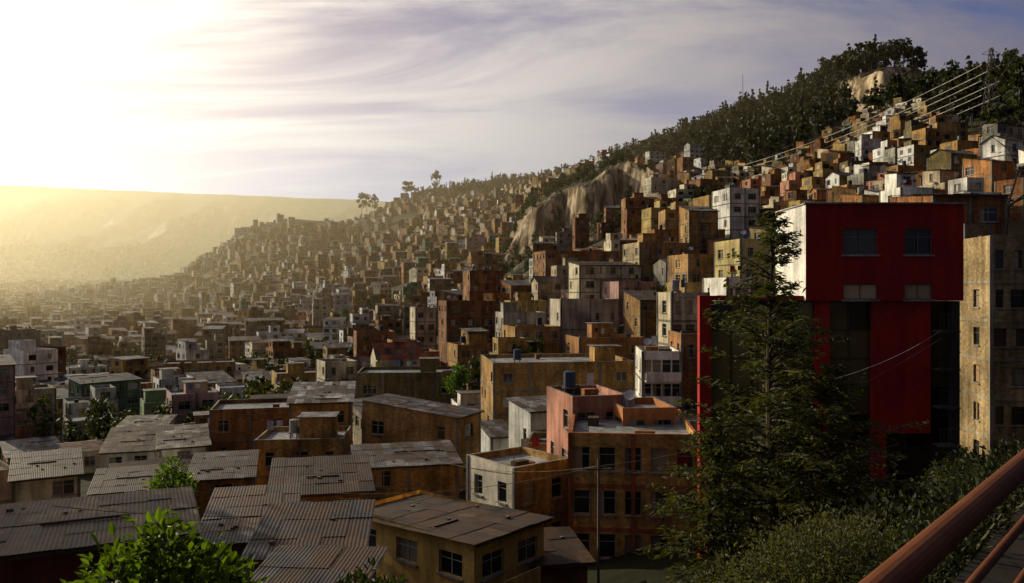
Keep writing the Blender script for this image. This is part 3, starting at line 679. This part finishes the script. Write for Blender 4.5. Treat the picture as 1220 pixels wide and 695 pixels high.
leafy('flowering_bush',4.0,10.,[(-1.0,0,-3.75,.5),(-.5,.1,-3.5,.55),(0,0,-3.4,.6),(.5,.1,-3.4,.55),(1.,0,-3.55,.5),(-.2,-.4,-3.9,.8),(.7,-.3,-3.9,.7),(-.9,-.3,-4.1,.6),(1.4,.1,-4.,.5)],22000,.055,(.075,.08,.04),'leaf',4)
leafy('garden_shrub',-3.15,7.2,[(0,0,-2.5,.3),(-.05,0,-2.2,.2),(.35,.1,-2.65,.32),(-.4,0,-2.65,.35),(.0,0,-2.95,.6),(.55,0,-2.85,.35),(-.65,0,-2.9,.3)],1900,.13,(.05,.09,.013),'leaf_bright',8)
leafy('garden_shrub',-1.5,8.0,[(0,0,-3.05,.25),(.3,0,-3.15,.25),(-.35,.1,-3.2,.2),(.1,0,-3.4,.4)],700,.1,(.02,.03,.008),'leaf',18)
leafy('verge_shrub',2.7,5.1,[(0,0,-1.75,.3),(.5,.5,-1.75,.32),(1.,1.1,-1.8,.35),(-.4,-.4,-1.8,.25),(1.6,1.8,-1.8,.4),(2.2,2.4,-1.8,.4),(.2,.3,-2.,.4)],5000,.06,(.018,.024,.008),'leaf',21)
leafy('small_tree',-24.5,57,[(0,0,-12.8,.8),(.6,0,-14,1.2),(-.6,0,-14.2,1.),(0,0,-16,1.6)],1200,.4,(.06,.11,.02),'leaf_bright',28)
leafy('small_tree',-7.3,108,[(0,0,-10.8,.8),(.6,0,-11.8,1.),(-.6,0,-12.5,1.2)],900,.4,(.05,.10,.02),'leaf_bright',29)
def bare(name,x,y,z,h,seed):
    r=np.random.default_rng(seed);mb=MB()
    def br(p,d,L,rad,n):
        q=p+d*L;mb.tube(tuple(p),tuple(q),rad,rad*.65,'bark',(.05,.04,.03),5)
        if n==0: return
        for i in range(3):
            nd=d+r.normal(size=3)*.45;nd/=np.linalg.norm(nd);br(p+d*L*(.6+.4*r.random()),nd,L*.72,rad*.6,n-1)
    br(np.array([x,y,z]),np.array([.1,0,1.]),h*.3,.16,5);mb.obj(name)
bx=(1196-CU)/F*68;bare('bare_tree',bx,68,3.5,15,3)

# ------------------------------------------------------------ lookout railing
mb=MB();d=(.663,.748)
def rp(t,z): return (1.07+d[0]*t,2.3+d[1]*t,z)
for z,r_ in ((-.86,.052),(-1.15,.02),(-1.42,.02)): mb.tube(rp(-4,z),rp(9,z),r_,r_,'paint',(.13,.04,.011),20)
for t in (-3,-1.2,3.4,5.2,7): mb.tube(rp(t,-1.8),rp(t,-.87),.03,.03,'paint',(.12,.04,.012),12)
mb.obj('metal_railing')
mb=MB();mb.box((rp(-6,0)[0]-.25,rp(-6,0)[1]+.2,-2.6),d,(.748,-.663),20,5,.87,'concrete',(.02,.018,.014));mb.box((rp(-6,0)[0]-.3,rp(-6,0)[1]+.25,-2.6),d,(.748,-.663),20,.3,.97,'concrete',(.03,.025,.02));mb.obj('lookout_pavement')

# ------------------------------------------------------------ pylon, mast, poles, wires
def G(u,D): x=(u-CU)/F*D;return x,D,H(x,D)
x,y,g=G(1181,255);zt=(CV-57)/F*255;mb=MB();hh=zt-g+1;g-=1
for lv in range(8):
    f0=lv/8;f1=(lv+1)/8;w0=2.*(1-f0)+.4;w1=2.*(1-f1)+.4;z0=g+hh*f0;z1=g+hh*f1
    c0=[(x+a*w0,y+b*w0,z0) for a,b in ((-1,-1),(1,-1),(1,1),(-1,1))];c1=[(x+a*w1,y+b*w1,z1) for a,b in ((-1,-1),(1,-1),(1,1),(-1,1))]
    for i in range(4):
        j=(i+1)%4
        for a,b in ((c0[i],c1[i]),(c0[i],c1[j]),(c0[j],c1[i]),(c1[i],c1[j])): mb.tube(a,b,.09,.09,'metal',(.08,.08,.08),4)
for f in (.62,.78,.92):
    for s in (-1,1): mb.tube((x+s*.5,y,g+hh*f),(x+s*3.,y,g+hh*f+.3),.1,.08,'metal',(.08,.08,.08),4);mb.tube((x+s*.5,y,g+hh*(f+.06)),(x+s*3.,y,g+hh*f+.3),.08,.08,'metal',(.08,.08,.08),4)
mb.obj('lattice_pylon');PY=(x,y,g,hh)
x,y,g=G(885,600);mb=MB();mb.tube((x,y,g),(x,y,(CV-88)/F*600),.3,.15,'metal',(.15,.15,.15),5);mb.obj('radio_mast')
def wire(mb,a,b,sag,r,n=26,c=(.10,.095,.08)):
    pr=a
    for i in range(1,n+1):
        f=i/n;p=(a[0]+(b[0]-a[0])*f,a[1]+(b[1]-a[1])*f,a[2]+(b[2]-a[2])*f-sag*4*f*(1-f));mb.tube(pr,p,r,r,'plaster',c,4);pr=p
mb=MB();x2,y2,g2=G(655,520);t2=(CV-213)/F*520
for k,f in enumerate((.45,.62,.80)):
    for s in (-1,1):
        wire(mb,(PY[0]+s*3.,PY[1],PY[2]+PY[3]*f+.3),(x2+s*3,y2,t2+k*1.2),19,.14,60,(.6,.56,.46))
        wire(mb,(PY[0]+s*3.,PY[1],PY[2]+PY[3]*f+.3),(PY[0]+120,PY[1]-60,PY[2]+PY[3]*f+20),5,.04)
mb.obj('power_lines')
mb=MB();mb.tube((x2,y2,g2-1),(x2,y2,t2+5),.4,.25,'concrete',(.2,.2,.2),6)
for k in range(3): mb.tube((x2-3.2,y2,t2+k*1.2),(x2+3.2,y2,t2+k*1.2),.15,.15,'concrete',(.2,.2,.2),4)
mb.obj('power_pole')
mb=MB();px=(713-CU)/F*42;mb.tube((px,42,-17),(px,42,(CV-545)/F*42),.08,.06,'concrete',(.25,.22,.18),10);mb.box((px-.7,41.9,-9.4),(1,0),(0,1),1.4,.08,.08,'bark',(.1,.07,.04),True);mb.obj('utility_pole')
mb=MB();pt=(px,42,-9.2)
for b,sg in (((21.2,39.3,-2.3),1.2),((19,39.2,-7.5),.9),((-9,60,-11.5),1.),((-9.2,41.5,-10.5),.5)): wire(mb,pt,b,sg,.016,c=(.2,.18,.14))
wire(mb,(-4.2,38,-9.8),(-15,26,-7.),.6,.014);wire(mb,(12,60,-.5),(30,50,4),1,.02)
wire(mb,(7.4,24.5,-3.2),(21.2,39.3,-1.9),.5,.014,c=(.35,.32,.28))
mb.obj('street_cables')
x,y,g=G(1093,31);g=(CV-622)/F*31;mb=MB();mb.box((x-.8,y,g-3),(1,0),(0,1),1.5,1.2,3.7,'plaster',(.3,.3,.29));mb.box((x-.9,y-.1,g+.703),(1,0),(0,1),1.7,1.4,.07,'metal',(.25,.25,.25),True);mb.box((x-.6,y-.03,g-.1),(1,0),(0,1),.9,.02,.5,'glass',(.03,.03,.03));mb.obj('white_hut')
# mirror pane added on a hillside roof, angled to glint sun at the camera
ys=np.linspace(200,520,400);zz_=CV-Hn((1072-CU)/F*ys,ys)/ys*F;Dg=float(ys[int(np.argmin(np.abs(zz_-150)))]);xg=(1072-CU)/F*Dg;zg=max((CV-143)/F*Dg,H(xg,Dg)+7)
nh=(S+(-Vector((xg,Dg,zg))).normalized()).normalized();uu=nh.orthogonal().normalized();vv=nh.cross(uu);cpt=Vector((xg,Dg,zg))
mb=MB();k=.62
mb.q(*[tuple(cpt+uu*a*k+vv*b*k) for a,b in ((-1,-1),(1,-1),(1,1),(-1,1))],'glint_mirror',(1,1,1))
gg=H(xg,Dg)
mb.box((xg-2.6,Dg+.6,gg-3),(1,0),(0,1),5.5,5,zg-gg+2.2,'brick',BR2)
for a in (-1,1): mb.tube((xg+a*.45,Dg+.9,zg-1),(xg+a*.45,Dg+.2,zg-.1),.05,.05,'metal',(.1,.1,.1),4)
mb.obj('rooftop_glint_pane_house')

# ------------------------------------------------------------ haze
def haze(name,c,r3,dens,col,g):
    bpy.ops.mesh.primitive_uv_sphere_add(segments=64,ring_count=32,location=c);ob=bpy.context.object;ob.name=name;ob.scale=r3
    m=bpy.data.materials.new(name);m.use_nodes=True;nt=m.node_tree;nt.nodes.clear();v=N(nt,'ShaderNodeVolumeScatter');v.inputs['Color'].default_value=col;v.inputs['Density'].default_value=dens;v.inputs['Anisotropy'].default_value=g
    o=N(nt,'ShaderNodeOutputMaterial');nt.links.new(v.outputs[0],o.inputs['Volume']);ob.data.materials.append(m)
haze('valley_haze',(-1200,2700,-100),(3600,2620,750),.00030,(1,.75,.40,1),.64)

# ------------------------------------------------------------ sun, sky
az=_a;el=_e
ld=bpy.data.lights.new('sun','SUN');ld.energy=5;ld.angle=R(.5);ld.color=(1,.85,.57)
lo=bpy.data.objects.new('sun',ld);sc.collection.objects.link(lo);lo.rotation_euler=(-S).to_track_quat('-Z','Y').to_euler();lo.location=(-200,200,300)
w=bpy.data.worlds.new('World');sc.world=w;w.use_nodes=True;nt=w.node_tree;nt.nodes.clear();L=nt.links
sk=N(nt,'ShaderNodeTexSky',sky_type='NISHITA');sk.sun_disc=False;sk.sun_elevation=el;sk.sun_rotation=az%(2*math.pi);sk.altitude=3600;sk.air_density=1.;sk.dust_density=2.
tc=N(nt,'ShaderNodeTexCoord').outputs['Generated']
nrm=N(nt,'ShaderNodeVectorMath',operation='NORMALIZE');L.new(tc,nrm.inputs[0])
dp=N(nt,'ShaderNodeVectorMath',operation='DOT_PRODUCT');L.new(nrm.outputs[0],dp.inputs[0]);dp.inputs[1].default_value=S
def M_(op,a,b=None,cl=False):
    n=N(nt,'ShaderNodeMath',operation=op,use_clamp=cl)
    for i,v in enumerate((a,b)):
        if v is None: continue
        if hasattr(v,'links'): L.new(v,n.inputs[i])
        else: n.inputs[i].default_value=v
    return n.outputs[0]
dt=M_('MAXIMUM',dp.outputs['Value'],0.)
gl=M_('ADD',M_('ADD',M_('MULTIPLY',M_('POWER',dt,1.6),11.),M_('MULTIPLY',M_('POWER',dt,9.),12.)),1.05)
sp=N(nt,'ShaderNodeSeparateXYZ');L.new(nrm.outputs[0],sp.inputs[0]);zz=M_('MAXIMUM',M_('ADD',sp.outputs[2],.15),.04)
cb=N(nt,'ShaderNodeCombineXYZ');L.new(M_('DIVIDE',sp.outputs[0],zz),cb.inputs[0]);L.new(M_('DIVIDE',sp.outputs[1],zz),cb.inputs[1])
mp=N(nt,'ShaderNodeMapping');mp.inputs['Rotation'].default_value=(0,0,R(28));mp.inputs['Scale'].default_value=(.5,1.1,1);L.new(cb.outputs[0],mp.inputs[0])
wn=N(nt,'ShaderNodeTexNoise');wn.inputs['Scale'].default_value=1.15;wn.inputs['Detail'].default_value=11;wn.inputs['Roughness'].default_value=.62;wn.inputs['Distortion'].default_value=.7;L.new(mp.outputs[0],wn.inputs['Vector'])
mr=N(nt,'ShaderNodeMapRange',interpolation_type='SMOOTHSTEP');L.new(wn.outputs['Fac'],mr.inputs[0])
for i,v in zip((1,2,3,4),(.36,.62,.05,1.)): mr.inputs[i].default_value=v
hz=N(nt,'ShaderNodeMapRange');L.new(sp.outputs[2],hz.inputs[0])
for i,v in zip((1,2,3,4),(.0,.30,.75,.0)): hz.inputs[i].default_value=v
cm=M_('MAXIMUM',mr.outputs[0],hz.outputs[0],True)
cc=N(nt,'ShaderNodeCombineColor')
L.new(M_('MULTIPLY',gl,1.07),cc.inputs[0]);L.new(M_('MULTIPLY',gl,.97),cc.inputs[1]);L.new(M_('ADD',M_('MULTIPLY',gl,.79),.75),cc.inputs[2])
skt=mixc(nt,'MULTIPLY',1.,sk.outputs[0],(.76,.67,.82,1))
fin=mixc(nt,'MIX',cm,skt,cc.outputs[0])
dm=N(nt,'ShaderNodeMapRange');L.new(dp.outputs['Value'],dm.inputs[0])
for i,v in zip((1,2,3,4),(-.5,.2,.42,1.)): dm.inputs[i].default_value=v
fin=mixc(nt,'MULTIPLY',1.,fin,grey(nt,dm.outputs[0]))
bg=N(nt,'ShaderNodeBackground');bg.inputs[1].default_value=.1;L.new(fin,bg.inputs[0]);o=N(nt,'ShaderNodeOutputWorld');L.new(bg.outputs[0],o.inputs[0])

cd=bpy.data.cameras.new('camera');cd.lens=28;cd.sensor_width=36;cd.clip_end=20000;cd.clip_start=.05
co=bpy.data.objects.new('camera',cd);sc.collection.objects.link(co);co.location=(0,0,0);co.rotation_euler=(R(90),0,0);sc.camera=co
sc.view_settings.view_transform='Standard';sc.view_settings.look='None';sc.view_settings.exposure=0
